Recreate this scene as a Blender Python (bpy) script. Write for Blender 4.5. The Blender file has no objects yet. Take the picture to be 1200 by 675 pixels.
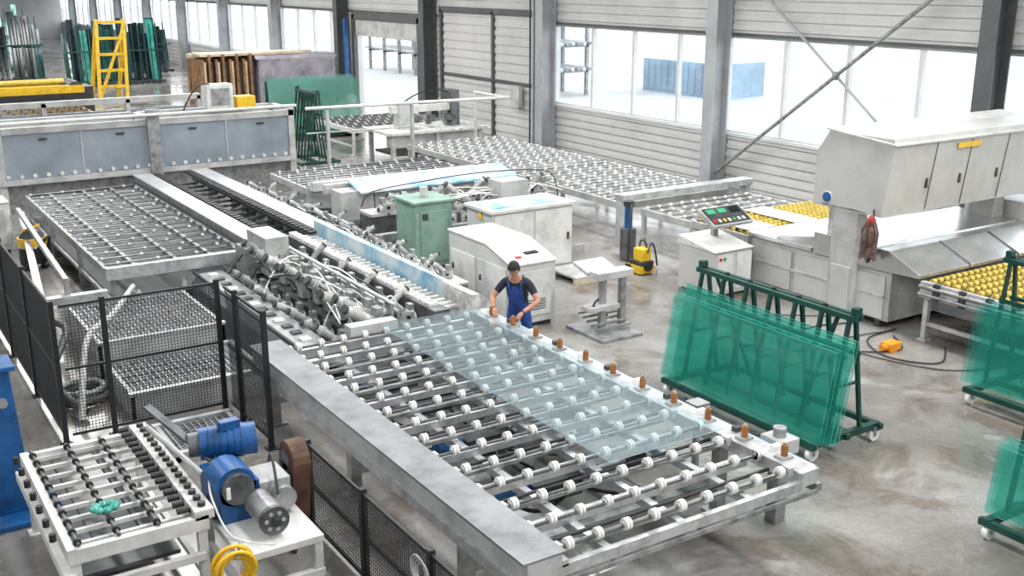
import bpy, math, random
from mathutils import Vector, Matrix
random.seed(7)
scene=bpy.context.scene
# ---------------------------------------------------------------- materials
def mat(name,col,rough=.5,metal=0.,var=.18,scale=3.,bump=0.,col2=None,detail=6):
    m=bpy.data.materials.new(name);m.use_nodes=True
    nt=m.node_tree;n=nt.nodes;l=nt.links
    p=n['Principled BSDF'];p.inputs['Roughness'].default_value=rough;p.inputs['Metallic'].default_value=metal
    tc=n.new('ShaderNodeTexCoord');no=n.new('ShaderNodeTexNoise')
    no.inputs['Scale'].default_value=scale;no.inputs['Detail'].default_value=detail;no.inputs['Roughness'].default_value=.65
    l.new(tc.outputs['Object'],no.inputs['Vector'])
    r=n.new('ShaderNodeValToRGB')
    a=col2 if col2 else tuple(max(0,c*(1-var*2)) for c in col)
    b=tuple(min(1,c*(1+var*.4)) for c in col)
    r.color_ramp.elements[0].position=.32;r.color_ramp.elements[1].position=.58
    r.color_ramp.elements[0].color=(*a,1);r.color_ramp.elements[1].color=(*b,1)
    l.new(no.outputs['Fac'],r.inputs['Fac']);l.new(r.outputs['Color'],p.inputs['Base Color'])
    if bump:
        bp=n.new('ShaderNodeBump');bp.inputs['Strength'].default_value=bump;bp.inputs['Distance'].default_value=.02
        l.new(no.outputs['Fac'],bp.inputs['Height']);l.new(bp.outputs['Normal'],p.inputs['Normal'])
    return m
def glassmat(name,tint,body,fac,rough=.04,refl=.8):
    m=bpy.data.materials.new(name);m.use_nodes=True
    nt=m.node_tree;n=nt.nodes;l=nt.links
    p=n['Principled BSDF'];p.inputs['Base Color'].default_value=(*body,1);p.inputs['Roughness'].default_value=.35
    t=n.new('ShaderNodeBsdfTransparent');t.inputs['Color'].default_value=(*tint,1)
    mx=n.new('ShaderNodeMixShader')
    tc=n.new('ShaderNodeTexCoord');no=n.new('ShaderNodeTexNoise');no.inputs['Scale'].default_value=1.2;no.inputs['Detail'].default_value=3
    l.new(tc.outputs['Object'],no.inputs['Vector'])
    mr=n.new('ShaderNodeMapRange');mr.inputs['From Min'].default_value=.3;mr.inputs['From Max'].default_value=.7
    mr.inputs['To Min'].default_value=fac*.75;mr.inputs['To Max'].default_value=min(1,fac*1.25)
    l.new(no.outputs['Fac'],mr.inputs['Value']);l.new(mr.outputs[0],mx.inputs[0])
    l.new(t.outputs[0],mx.inputs[1]);l.new(p.outputs[0],mx.inputs[2])
    gl=n.new('ShaderNodeBsdfGlossy');gl.inputs['Roughness'].default_value=rough
    lw=n.new('ShaderNodeLayerWeight');lw.inputs['Blend'].default_value=.5
    pw=n.new('ShaderNodeMath');pw.operation='POWER';pw.inputs[1].default_value=4;l.new(lw.outputs['Facing'],pw.inputs[0])
    ma=n.new('ShaderNodeMath');ma.operation='MULTIPLY_ADD';ma.inputs[1].default_value=refl;ma.inputs[2].default_value=.04;l.new(pw.outputs[0],ma.inputs[0])
    m2=n.new('ShaderNodeMixShader');l.new(ma.outputs[0],m2.inputs[0]);l.new(mx.outputs[0],m2.inputs[1]);l.new(gl.outputs[0],m2.inputs[2])
    l.new(m2.outputs[0],n['Material Output'].inputs['Surface'])
    return m
M={}
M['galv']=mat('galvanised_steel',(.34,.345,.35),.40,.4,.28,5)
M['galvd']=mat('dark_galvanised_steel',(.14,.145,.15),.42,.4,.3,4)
M['beamtop']=mat('worn_beam_top',(.235,.245,.26),.36,.35,.22,2)
M['alu']=mat('aluminium',(.56,.57,.58),.32,.45,.18,6)
M['shaft']=mat('shaft_steel',(.16,.165,.17),.3,.7,.2,9)
M['lgrey']=mat('light_grey_paint',(.47,.475,.47),.45,0,.18,2.5)
M['white']=mat('white_paint',(.66,.66,.64),.5,0,.14,2.5)
M['dirtywhite']=mat('glass_dust_white',(.62,.62,.59),.75,0,.28,7,.3)
M['mgrey']=mat('motor_grey',(.28,.29,.29),.5,.1,.3,7,.2)
M['cab']=mat('cabinet_grey',(.53,.535,.52),.38,0,.08,1.5)
M['plast']=mat('white_nylon',(.82,.82,.79),.4,0,.06,4)
M['black']=mat('black_rubber',(.02,.02,.022),.5,0,.3,5)
M['dark']=mat('dark_paint',(.045,.048,.05),.5,0,.3,4)
M['brown']=mat('brown_bumper',(.34,.13,.035),.5,0,.2,8)
M['belt']=mat('sanding_belt_brown',(.12,.06,.035),.7,0,.3,5)
M['yellow']=mat('yellow_paint',(.78,.48,.02),.4,0,.15,5)
M['yroll']=mat('yellow_rollers',(.72,.52,.10),.45,0,.15,6)
M['orange']=mat('orange_plastic',(.85,.30,.02),.4,0,.1,6)
M['blue']=mat('blue_paint',(.012,.10,.30),.4,0,.25,4)
M['lblue']=mat('pale_blue_plastic',(.60,.68,.71),.3,0,.1,1.6,0,(.10,.38,.58))
M['green']=mat('dark_green_paint',(.006,.055,.042),.4,0,.2,5)
M['gbox']=mat('pale_green_paint',(.22,.35,.29),.45,0,.15,3)
M['steel']=mat('brushed_stainless',(.64,.65,.65),.22,.8,.1,2)
M['siding']=mat('wall_siding',(.52,.52,.51),.55,0,.07,.7)
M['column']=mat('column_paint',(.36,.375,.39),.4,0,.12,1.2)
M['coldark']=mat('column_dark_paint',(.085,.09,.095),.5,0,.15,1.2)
M['roof']=mat('roof_sheet',(.5,.51,.52),.6,0,.08,1)
M['wframe']=mat('window_frame_white',(.60,.61,.61),.5,0,.05,2)
M['wood']=mat('pallet_wood',(.26,.13,.06),.7,0,.3,4)
M['cream']=mat('cream_board',(.60,.52,.39),.7,0,.15,2)
M['tarp']=mat('grey_tarp',(.31,.29,.33),.6,0,.25,1.5,.5)
M['skin']=mat('skin',(.50,.25,.16),.5,0,.08,10)
M['hair']=mat('dark_hair',(.02,.012,.008),.6,0,.2,40,.5)
M['shirt']=mat('navy_shirt',(.015,.016,.032),.8,0,.2,12,.3)
M['overall']=mat('blue_overalls',(.02,.07,.30),.75,0,.25,9,.4)
M['shoe']=mat('shoe_leather',(.03,.025,.02),.5)
M['lips']=mat('lips',(.35,.12,.09),.5)
M['red']=mat('red_cloth',(.30,.04,.04),.8,0,.3,8)
M['jacket']=mat('brown_cloth',(.14,.09,.075),.85,0,.3,8,.3)
M['tank']=mat('tank_and_shade_grey',(.13,.14,.145),.35,.2,.35,3)  # tank colour, darkened to paint the shaded gaps beneath machines too
M['mesh']=mat('fence_mesh_black',(.022,.024,.027),.5,.2,.1,3)
M['screen']=mat('display_black',(.01,.02,.02),.15)
M['led']=mat('display_green',(.05,.35,.17),.3)
M['redbtn']=mat('red_button',(.6,.02,.02),.35)
M['gteal']=glassmat('green_glass_sheet',(.63,.915,.86),(.07,.50,.42),.14,.06,.5)
M['gedge']=mat('green_glass_edge',(.02,.26,.21),.15,0,.25,3,0,(.12,.45,.38))
M['gdark']=mat('dark_green_glass_stack',(.01,.08,.075),.12,0,.5,1.2)
M['gblack']=mat('dark_glass_stack',(.008,.014,.022),.1,0,.5,1)
M['gtable']=glassmat('clear_glass_sheet',(.86,.94,.96),(.58,.76,.82),.17,.04,1.2)
M['gpanel']=glassmat('polycarbonate_panel',(.62,.68,.72),(.40,.46,.52),.55,.15,.6)
M['gwin']=glassmat('window_glass',(.96,.98,1),(.7,.8,.85),.05,.03,.15)
M['pgreen']=glassmat('pale_green_glass',(.56,.80,.73),(.20,.44,.37),.35)
M['outblue']=mat('container_blue',(.26,.36,.45),.6,0,.15,.5)
M['outwhite']=mat('warehouse_white',(.45,.48,.50),.7,0,.1,.3)
M['grass']=mat('tree_foliage',(.15,.20,.13),.9,0,.4,.4,.5)
M['outground']=mat('yard_concrete',(.40,.40,.38),.9,0,.15,.2)
def floormat():
    m=bpy.data.materials.new('stained_concrete_floor');m.use_nodes=True
    nt=m.node_tree;n=nt.nodes;l=nt.links;p=n['Principled BSDF']
    tc=n.new('ShaderNodeTexCoord')
    def noise(s,d=8,dist=0.):
        a=n.new('ShaderNodeTexNoise');a.inputs['Scale'].default_value=s;a.inputs['Detail'].default_value=d;a.inputs['Distortion'].default_value=dist
        a.inputs['Roughness'].default_value=.6;l.new(tc.outputs['Object'],a.inputs['Vector']);return a
    def ramp(src,p0,c0,p1,c1):
        r=n.new('ShaderNodeValToRGB');r.color_ramp.elements[0].position=p0;r.color_ramp.elements[1].position=p1
        r.color_ramp.elements[0].color=(*c0,1);r.color_ramp.elements[1].color=(*c1,1);l.new(src,r.inputs['Fac']);return r
    base=ramp(noise(.35,8,.4).outputs['Fac'],.36,(.15,.138,.125),.62,(.30,.29,.275))
    stain=ramp(noise(.9,8,.8).outputs['Fac'],.37,(.52,.42,.34),.49,(1,1,1))
    fine=ramp(noise(14,6).outputs['Fac'],.3,(.84,.84,.84),.7,(1.08,1.08,1.08))
    dust=ramp(noise(.8,10,.6).outputs['Fac'],.58,(0,0,0),.74,(1,1,1))
    m1=n.new('ShaderNodeMix');m1.data_type='RGBA';m1.blend_type='MULTIPLY';m1.inputs[0].default_value=.7
    l.new(base.outputs[0],m1.inputs[6]);l.new(stain.outputs[0],m1.inputs[7])
    m2=n.new('ShaderNodeMix');m2.data_type='RGBA';m2.blend_type='MULTIPLY';m2.inputs[0].default_value=1
    l.new(m1.outputs[2],m2.inputs[6]);l.new(fine.outputs[0],m2.inputs[7])
    m3=n.new('ShaderNodeMix');m3.data_type='RGBA';l.new(dust.outputs[0],m3.inputs[0])
    l.new(m2.outputs[2],m3.inputs[6]);m3.inputs[7].default_value=(.38,.38,.365,1)
    l.new(m3.outputs[2],p.inputs['Base Color'])
    rr=n.new('ShaderNodeMapRange');rr.inputs['From Min'].default_value=.38;rr.inputs['From Max'].default_value=.62
    rr.inputs['To Min'].default_value=.07;rr.inputs['To Max'].default_value=.34
    l.new(noise(.45,7,.8).outputs['Fac'],rr.inputs['Value']);l.new(rr.outputs[0],p.inputs['Roughness'])
    return m
M['floor']=floormat()
# ---------------------------------------------------------------- builder
class B:
    def __init__(s,name):
        s.n=name;s.v=[];s.f=[];s.m=[];s.sm=[];s.ml=[]
    def mi(s,k):
        if k not in s.ml:s.ml.append(k)
        return s.ml.index(k)
    def add(s,vs,fs,k,smooth=False):
        o=len(s.v);s.v+= [tuple(v) for v in vs];i=s.mi(k)
        for f in fs:
            s.f.append(tuple(o+a for a in f));s.m.append(i);s.sm.append(smooth)
    def box(s,x0,x1,y0,y1,z0,z1,k):
        s.add([(x0,y0,z0),(x1,y0,z0),(x1,y1,z0),(x0,y1,z0),(x0,y0,z1),(x1,y0,z1),(x1,y1,z1),(x0,y1,z1)],
          [(0,3,2,1),(4,5,6,7),(0,1,5,4),(1,2,6,5),(2,3,7,6),(3,0,4,7)],k)
    def cb(s,x,y,z,sx,sy,sz,k): s.box(x-sx/2,x+sx/2,y-sy/2,y+sy/2,z-sz/2,z+sz/2,k)
    def beam(s,p,q,w,h,k,up=(0,0,1)):
        p=Vector(p);q=Vector(q);d=(q-p).normalized();u=Vector(up)
        if abs(d.dot(u))>.98:u=Vector((1,0,0))
        sd=d.cross(u).normalized();u=sd.cross(d)
        a=sd*w/2;b=u*h/2
        s.add([p-a-b,p+a-b,p+a+b,p-a+b,q-a-b,q+a-b,q+a+b,q-a+b],
          [(0,1,2,3),(7,6,5,4),(0,4,5,1),(1,5,6,2),(2,6,7,3),(3,7,4,0)],k)
    def cyl(s,p,q,r,k,n=10,r2=None):
        p=Vector(p);q=Vector(q);d=(q-p).normalized();u=Vector((0,0,1)) if abs(d.z)<.9 else Vector((1,0,0))
        a=d.cross(u).normalized();b=a.cross(d);r2=r if r2 is None else r2
        vs=[]
        for i in range(n):
            t=2*math.pi*i/n;e=a*math.cos(t)+b*math.sin(t);vs.append(p+e*r);vs.append(q+e*r2)
        s.add(vs,[(2*i,2*i+1,(2*i+3)%(2*n),(2*i+2)%(2*n)) for i in range(n)],k,True)
        s.add(vs[0::2],[tuple(range(n))],k);s.add(vs[1::2],[tuple(reversed(range(n)))],k)
    def tube(s,pts,r,k,n=6):
        pts=[Vector(p) for p in pts];vs=[];N=len(pts)
        for i,p in enumerate(pts):
            d=(pts[min(i+1,N-1)]-pts[max(i-1,0)]).normalized();u=Vector((0,0,1)) if abs(d.z)<.95 else Vector((1,0,0))
            a=d.cross(u).normalized();b=a.cross(d)
            for j in range(n):
                t=2*math.pi*j/n;vs.append(p+(a*math.cos(t)+b*math.sin(t))*r)
        s.add(vs,[(i*n+j,i*n+(j+1)%n,(i+1)*n+(j+1)%n,(i+1)*n+j) for i in range(N-1) for j in range(n)],k,True)
    def spline(s,pts,r,k,n=6,sub=6):
        P=[Vector(p) for p in pts];P=[P[0]]+P+[P[-1]];o=[]
        for i in range(1,len(P)-2):
            for j in range(sub):
                t=j/sub;a,b_,c,d=P[i-1],P[i],P[i+1],P[i+2]
                o.append(.5*((2*b_)+(c-a)*t+(2*a-5*b_+4*c-d)*t*t+(-a+3*b_-3*c+d)*t*t*t))
        o.append(P[-1]);s.tube(o,r,k,n)
    def hose(s,p,q,up,r,k,n=12,side=(0,0,0)):
        p=Vector(p);q=Vector(q);sd=Vector(side)
        s.tube([p.lerp(q,i/n)+(Vector((0,0,up))+sd)*4*(i/n)*(1-i/n) for i in range(n+1)],r,k)
    def ring(s,c,R,r,k,ax='z',n=20,m=6):
        c=Vector(c);vs=[]
        for i in range(n):
            t=2*math.pi*i/n
            for j in range(m):
                u=2*math.pi*j/m;x=(R+r*math.cos(u))*math.cos(t);y=(R+r*math.cos(u))*math.sin(t);z=r*math.sin(u)
                v={'z':(x,y,z),'x':(z,x,y),'y':(x,z,y)}[ax];vs.append(c+Vector(v))
        s.add(vs,[(i*m+j,((i+1)%n)*m+j,((i+1)%n)*m+(j+1)%m,i*m+(j+1)%m) for i in range(n) for j in range(m)],k,True)
    def prism(s,prof,axis,a0,a1,k):
        n=len(prof)
        def P(u,v,a): return (a,u,v) if axis=='x' else ((u,a,v) if axis=='y' else (u,v,a))
        vs=[P(u,v,a0) for u,v in prof]+[P(u,v,a1) for u,v in prof]
        s.add(vs,[tuple(range(n)),tuple(reversed(range(n,2*n)))]+[(i,i+n,(i+1)%n+n,(i+1)%n) for i in range(n)],k)
    def sph(s,c,rx,ry,rz,k,n=12,m=8):
        c=Vector(c);vs=[];fs=[]
        for i in range(m+1):
            p=math.pi*i/m
            for j in range(n):
                t=2*math.pi*j/n;vs.append(c+Vector((rx*math.sin(p)*math.cos(t),ry*math.sin(p)*math.sin(t),rz*math.cos(p))))
        for i in range(m):
            for j in range(n):fs.append((i*n+j,(i+1)*n+j,(i+1)*n+(j+1)%n,i*n+(j+1)%n))
        s.add(vs,fs,k,True)
    def done(s,bevel=0,parent=None):
        me=bpy.data.meshes.new(s.n);me.from_pydata(s.v,[],s.f)
        for k in s.ml:me.materials.append(M[k])
        me.polygons.foreach_set('material_index',s.m);me.polygons.foreach_set('use_smooth',s.sm)
        me.validate();me.update()
        o=bpy.data.objects.new(s.n,me);scene.collection.objects.link(o)
        if bevel:
            b=o.modifiers.new('bevel','BEVEL');b.width=bevel;b.segments=2;b.limit_method='ANGLE';b.angle_limit=math.radians(50)
        if parent:o.parent=parent
        return o
R_=random.uniform
# ---------------------------------------------------------------- shell
XW=20.65;Y0=-10;Y1=108;XL=-9;ZR=8.6
b=B('floor');b.box(XL,XW+.3,Y0,Y1,-.2,0,'floor');b.done()
b=B('yard_ground');b.box(XW+.3,200,-60,220,-.35,-.12,'outground');b.done()
b=B('wall_left');b.box(XL-.3,XL,Y0,Y1,0,ZR,'siding');b.done()
b=B('wall_back');b.box(XL,XW,Y0-.3,Y0,0,ZR,'siding');b.done()
b=B('wall_end');b.box(XL,XW,Y1,Y1+.3,0,ZR,'siding');b.done()
b=B('wall_right')
Z0,Z1=1.45,4.0
bays=[(-10.5,-2.5),(-2.5,5.5)]+[(5.5+8*i,13.5+8*i) for i in range(13)]
for y0,y1 in bays:
    y0=max(y0,Y0);y1=min(y1,Y1)
    if y0==37.5:
        b.box(XW,XW+.25,y0,38.6,0,Z1,'siding');b.box(XW,XW+.25,44.6,y1,0,Z1,'siding');b.box(XW,XW+.25,38.6,44.6,3.75,Z1,'siding')
    elif y0==29.5:
        b.box(XW,XW+.25,y0,y1,0,Z1,'siding')
        z=.12
        while z<Z1: b.box(XW-.04,XW,y0,y1,z,z+.10,'siding');z+=.24
    else:
        b.box(XW,XW+.25,y0,y1,0,Z0,'siding')
        z=.1
        while z<Z0-.1: b.box(XW-.04,XW,y0,y1,z,z+.11,'siding');z+=.24
b.box(XW,XW+.25,Y0,Y1,Z1,ZR,'siding')
z=Z1+.15
while z<ZR-.1: b.box(XW-.04,XW,Y0,Y1,z,z+.12,'siding');z+=.25
b.done()
b=B('trim_1');b.box(XW-.07,XW,Y0,29.4,Z0-.06,Z0+.02,'wframe');b.box(XW-.07,XW,45.6,Y1,Z0-.06,Z0+.02,'wframe')
b.box(XW-.07,XW,Y0,Y1,Z1,Z1+.07,'coldark');b.done()
wi=0
for y0,y1 in bays:
    y0=max(y0,Y0);y1=min(y1,Y1)
    if y0 in(29.5,37.5) :continue
    wi+=1
    b=B('window_%d'%wi);np_=4
    b.box(XW+.05,XW+.15,y0,y1,Z0,Z0+.07,'wframe');b.box(XW+.05,XW+.15,y0,y1,Z1-.07,Z1,'wframe')
    for i in range(np_+1):
        y=y0+(y1-y0)*i/np_;b.box(XW+.04,XW+.16,max(y-.05,y0),min(y+.05,y1),Z0+.07,Z1-.07,'wframe')
    b.add([(XW+.1,y0,Z0),(XW+.1,y1,Z0),(XW+.1,y1,Z1),(XW+.1,y0,Z1)],[(0,1,2,3)],'gwin')
    b.done()
ys=[-2.5,5.5]+[13.5+8*i for i in range(12)]
for y in ys:
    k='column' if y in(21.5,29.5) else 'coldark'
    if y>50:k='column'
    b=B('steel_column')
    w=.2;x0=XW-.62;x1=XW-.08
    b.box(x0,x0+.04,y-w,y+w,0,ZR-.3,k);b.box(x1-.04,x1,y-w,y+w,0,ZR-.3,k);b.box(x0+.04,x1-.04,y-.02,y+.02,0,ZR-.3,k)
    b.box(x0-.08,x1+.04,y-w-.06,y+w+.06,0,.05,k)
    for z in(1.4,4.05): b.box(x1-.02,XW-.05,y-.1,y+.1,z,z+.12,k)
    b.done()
b=B('wall_bracing')
b.cyl((XW-.3,13.7,.4),(XW-.3,21.4,6.1),.035,'column',8)
b.cyl((XW-.42,21.3,.4),(XW-.42,13.6,6.1),.05,'mgrey',8)
b.cb(XW-.36,17.5,3.25,.05,.2,.2,'column')
b.done()
b=B('door_1')
b.box(XW-.12,XW-.05,30.4,36.6,0,4.2,'siding')
z=.2
while z<4.1: b.box(XW-.15,XW-.12,30.4,36.6,z,z+.16,'siding');z+=.3
for y in(30.3,36.7,33.0): b.box(XW-.22,XW-.1,y-.07,y+.07,0,4.3,'coldark')
b.box(XW-.22,XW-.1,30.2,36.8,4.2,4.4,'coldark');b.box(XW-.2,XW-.14,30.3,36.7,1.9,2.0,'coldark');b.done()
b=B('door_2')
for y in(38.55,44.65): b.box(XW-.18,XW-.02,y-.14,y+.14,0,3.9,'coldark')
b.box(XW-.18,XW-.02,38.5,44.7,3.7,4.0,'coldark');b.box(XW-.1,XW-.02,38.7,44.5,3.0,3.7,'lgrey');b.done()
b=B('door_guard_post');b.box(XW-.5,XW-.35,44.75,44.95,0,3.7,'blue');b.done()
b=B('ceiling')
for x0,x1 in[(XL,-3),(-1.6,5),(6.4,13),(14.4,XW+.3)]: b.box(x0,x1,Y0,Y1,ZR,ZR+.15,'roof')
for y in ys: 
    b.box(XL,XW-.1,y-.1,y+.1,ZR-.6,ZR-.52,'column');b.box(XL,XW-.1,y-.1,y+.1,ZR-.08,ZR,'column')
    x=XL
    while x<XW-1.2:
        b.beam((x,y,ZR-.52),(x+.5,y,ZR-.08),.06,.06,'column');b.beam((x+.5,y,ZR-.08),(x+1,y,ZR-.52),.06,.06,'column');x+=1
b.done()
# exterior
b=B('shipping_container')
b.box(36,39,38,43.5,-.12,1.5,'outblue')
for i in range(11): b.box(35.95,36,38.1+i*.5,38.35+i*.5,.05,1.4,'outblue')
b.done()
b=B('warehouse_building');b.box(70,90,10,44,-.12,5,'outwhite');b.prism([(10,5),(44,5),(27,7)],'x',70,90,'outwhite')
for i in range(8): b.box(69.9,70,12+i*4,14+i*4,2,4,'lgrey')
b.done()
b=B('warehouse_building');b.box(80,95,60,130,-.12,7,'outwhite')
for i in range(10): b.box(79.9,80,62+i*6.5,66+i*6.5,.1,4,'lgrey')
b.done()
b=B('tree_line')
for i in range(60):
    b.sph((105+R_(-4,4),-30+i*4,1.5),3,3,R_(2.0,4),'grass',8,6)
b.done()
b=B('pipe_storage_rack')
for y in (43,45,47,49,51,53,55,57,59,61,63): 
    b.box(30,30.15,y,y+.15,-.12,4.5,'mgrey');b.box(32,32.15,y,y+.15,-.12,4.5,'mgrey')
    for z in(1,2.2,3.4): b.box(30,32.15,y,y+.12,z,z+.1,'mgrey')
for z in(1.1,2.3,3.5):
    for i in range(6): b.cyl((30.2+i*.33,42.5,z+.1),(30.2+i*.33,64,z+.1),.1,'mgrey' if i%2 else 'lgrey',6)
b.done()
# ---------------------------------------------------------------- generic pieces
def wheel(b,c,ax,r,w,k,n=10):
    x,y,z=c
    if ax=='x':b.cyl((x-w/2,y,z),(x+w/2,y,z),r,k,n)
    else:b.cyl((x,y-w/2,z),(x,y+w/2,z),r,k,n)
def rollers(name,x0,x1,y0,y1,z,ax,ssp,wsp,wk='plast',fk='lgrey',wr=.05,ww=.05,legs=True,xbars=True,sk='shaft',fh=.14,bk=None):
    b=B(name);zt=z-wr-.01;bk=bk or fk
    for a in((x0,x0+.07),(x1-.07,x1)): b.box(a[0],a[1],y0,y1,zt-fh,zt,fk)
    for a in((y0,y0+.07),(y1-.07,y1)): b.box(x0+.07,x1-.07,a[0],a[1],zt-fh,zt-.01,fk)
    if ax=='x':
        n=max(1,int((y1-y0-.2)/ssp));
        for i in range(n+1):
            y=y0+.1+(y1-y0-.2)*i/n;b.cyl((x0+.04,y,z-wr),(x1-.04,y,z-wr),.018,sk,6)
            m=int((x1-x0-.2)/wsp)
            for j in range(m+1):
                wheel(b,(x0+.1+(x1-x0-.2)*(j+(.25 if i%2 else 0))/(m+.3),y,z-wr),'x',wr,ww,wk)
            if xbars and i<n: b.box(x0+.07,x1-.07,y+ssp*.4,y+ssp*.4+.05,zt-.1,zt-.05,bk)
    else:
        n=max(1,int((x1-x0-.2)/ssp))
        for i in range(n+1):
            x=x0+.1+(x1-x0-.2)*i/n;b.cyl((x,y0+.04,z-wr),(x,y1-.04,z-wr),.018,sk,6)
            m=int((y1-y0-.2)/wsp)
            for j in range(m+1):
                wheel(b,(x,y0+.1+(y1-y0-.2)*(j+(.25 if i%2 else 0))/(m+.3),z-wr),'y',wr,ww,wk)
            if xbars and i<n: b.box(x+ssp*.4,x+ssp*.4+.05,y0+.07,y1-.07,zt-.1,zt-.05,bk)
    if legs:
        nx=max(2,int((x1-x0)/2)+1);ny=max(2,int((y1-y0)/2.2)+1)
        for i in range(nx):
            for j in range(ny):
                x=x0+.06+(x1-x0-.12)*i/(nx-1);y=y0+.06+(y1-y0-.12)*j/(ny-1)
                b.box(x-.04,x+.04,y-.04,y+.04,0,zt-fh,fk);b.box(x-.08,x+.08,y-.08,y+.08,0,.02,fk)
        for i in range(nx):
            x=x0+.06+(x1-x0-.12)*i/(nx-1);b.box(x-.025,x+.025,y0+.1,y1-.1,.25,.31,fk)
    return b
def spindle(b,x,y,z,s=1,side=-1,k='lgrey'):
    b.cb(x,y,z+.10*s,.26*s,.20*s,.24*s,k)
    b.box(x-.13*s,x+.13*s,y-.11*s,y-.10*s,z+.02*s,z+.2*s,'alu')
    b.cb(x-.1*s*side,y,z+.27*s,.10*s,.16*s,.14*s,'mgrey')
    p=Vector((x+side*.05*s,y,z+.20*s));q=p+Vector((side*.30,R_(-.05,.05),.20+R_(-.06,.08)))*s
    mk='mgrey' if R_(0,1)<.5 else 'dirtywhite'
    b.cyl(p,q,.062*s,mk,12)
    for i in range(7): c=p.lerp(q,.2+.1*i);d=(q-p).normalized()*.006*s;b.cyl(c-d,c+d,.078*s,'lgrey',12)
    b.cyl(q,q+(q-p).normalized()*.045*s,.066*s,'dark',12);b.cyl(p,p-(q-p).normalized()*.05*s,.075*s,'alu',12)
    mid=p.lerp(q,.5);b.cb(mid.x,mid.y+.07*s,mid.z+.05*s,.10*s,.06*s,.07*s,'lgrey')
    g=Vector((x-side*.16*s,y,z+.06*s));b.cyl(g-Vector((.03*s,0,0)),g+Vector((.03*s,0,0)),.11*s,'dirtywhite',14)
    b.cyl(g+Vector((side*-.03*s,0,0)),g+Vector((side*-.055*s,0,0)),.05*s,'black',8)
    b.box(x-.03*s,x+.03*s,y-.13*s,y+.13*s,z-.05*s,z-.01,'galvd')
    b.hose((mid.x,mid.y+.1*s,mid.z+.05*s),(x,y+.12*s,z-.1*s),.16*s,.011,'black',10,(side*.14*s,0.04,0))
    b.hose((g.x,g.y,g.z+.1*s),(x+R_(-.2,.2),y+.2*s,z-.1),.14*s,.013,random.choice(['plast','lgrey','plast','black']),8)
    b.cyl((x,y-.11*s,z+.12*s),(x,y-.16*s,z+.12*s),.035*s,'black',10)
# ---------------------------------------------------------------- main roller table
b=B('glass_roller_table')
tx0,tx1,ty0,ty1,tz=4.22,7.62,6.4,12.6,1.0
b.box(4.24,4.58,ty0-.05,ty1+.05,.72,1.0,'lgrey')
b.box(4.20,4.62,ty0-.05,ty1+.05,1.0,1.02,'beamtop')
b.box(4.20,4.24,ty0-.05,ty1+.05,.70,.80,'alu')
b.box(4.62,4.68,ty0,ty1,.84,.90,'alu')
b.box(7.42,7.62,ty0,ty1,.80,.93,'lgrey');b.box(7.40,7.64,ty0,ty1,.93,.95,'alu')
b.cyl((7.70,ty0+.1,.90),(7.70,ty1,.90),.025,'lblue',8);b.box(7.62,7.70,ty0,ty1,.70,.78,'galv')
for i in range(11):
    y=6.75+i*.545;b.box(7.45,7.60,y-.06,y+.06,.95,.975,'galv');b.cyl((7.53,y,.97),(7.53,y,1.09),.036,'brown',12);b.cyl((7.53,y,1.09),(7.53,y,1.11),.018,'galv',8)
    b.box(7.56,7.66,y+.15,y+.22,.95,1.0,'dark' if i%2 else 'plast')
for i in range(5): b.box(7.62,7.68,6.9+i*1.2,7.2+i*1.2,.80,.86,'blue')
ns=15
for i in range(ns):
    y=6.55+i*(12.45-6.55)/(ns-1)
    b.cyl((4.6,y,.93),(7.42,y,.93),.017,'shaft',8)
    b.cb(4.66,y,.93,.07,.09,.09,'lgrey');b.cb(7.38,y,.93,.06,.09,.09,'lgrey')
    for j in range(9):
        x=4.78+j*.31+(.12 if i%2 else 0)
        for dx in(-.017,.017): wheel(b,(x+dx,y,.945),'x',.055,.026,'plast',14)
        wheel(b,(x,y,.945),'x',.024,.085,'lgrey',8)
    if i<ns-1:
        yy=y+.2
        if i%2: b.box(4.6,7.42,yy-.045,yy+.045,.74,.82,'alu')
        else: b.box(4.6,7.42,yy-.03,yy+.03,.76,.80,'galv');b.cyl((4.6,yy+.09,.82),(7.42,yy+.09,.82),.018,'black',6)
for x in(5.25,6.1,6.95): b.box(x-.04,x+.04,ty0+.05,ty1-.05,.66,.74,'alu')
b.box(4.6,7.42,ty0,ty0+.06,.76,.86,'alu');b.box(4.6,7.42,ty1-.07,ty1,.72,.86,'alu')
b.box(4.6,7.62,ty0-.03,ty0,.70,.74,'galv')
for x in(4.4,7.5):
    for y in(7.6,10.0,12.4):
        b.box(x-.06,x+.06,y-.06,y+.06,0,.8,'galv');b.box(x-.12,x+.12,y-.12,y+.12,0,.03,'galv')
for y in(7.6,10.0,12.4): b.box(4.45,7.45,y-.05,y+.05,.28,.38,'galv')
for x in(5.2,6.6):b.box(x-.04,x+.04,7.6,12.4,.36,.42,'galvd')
for y in(8.3,9.6,11.0,11.9):
    b.box(5.5,6.1,y-.18,y+.18,.38,.60,'dark');b.cyl((5.2,y,.52),(5.5,y,.52),.1,'blue',12);b.cyl((6.1,y,.5),(6.9,y,.5),.03,'galv',8);b.cyl((6.9,y-.1,.5),(6.9,y+.1,.5),.12,'dark',12)
for i in range(10):
    b.hose((R_(4.8,7.3),R_(7.4,12),.6),(R_(4.8,7.4),R_(7.4,12),.5),-R_(.1,.4),R_(.012,.025),'black')
b.done()
b=B('glass_sheet');b.add([(5.95,7.5,1.006),(7.44,7.5,1.006),(7.44,12.55,1.006),(5.95,12.55,1.006)],[(0,1,2,3)],'gtable')
b.add([(5.95,7.5,1.003),(7.44,7.5,1.003),(7.44,7.5,1.013),(5.95,7.5,1.013)],[(0,1,2,3)],'lblue')
b.add([(5.95,7.5,1.003),(5.95,12.55,1.003),(5.95,12.55,1.013),(5.95,7.5,1.013)],[(0,1,2,3)],'lblue')
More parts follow.
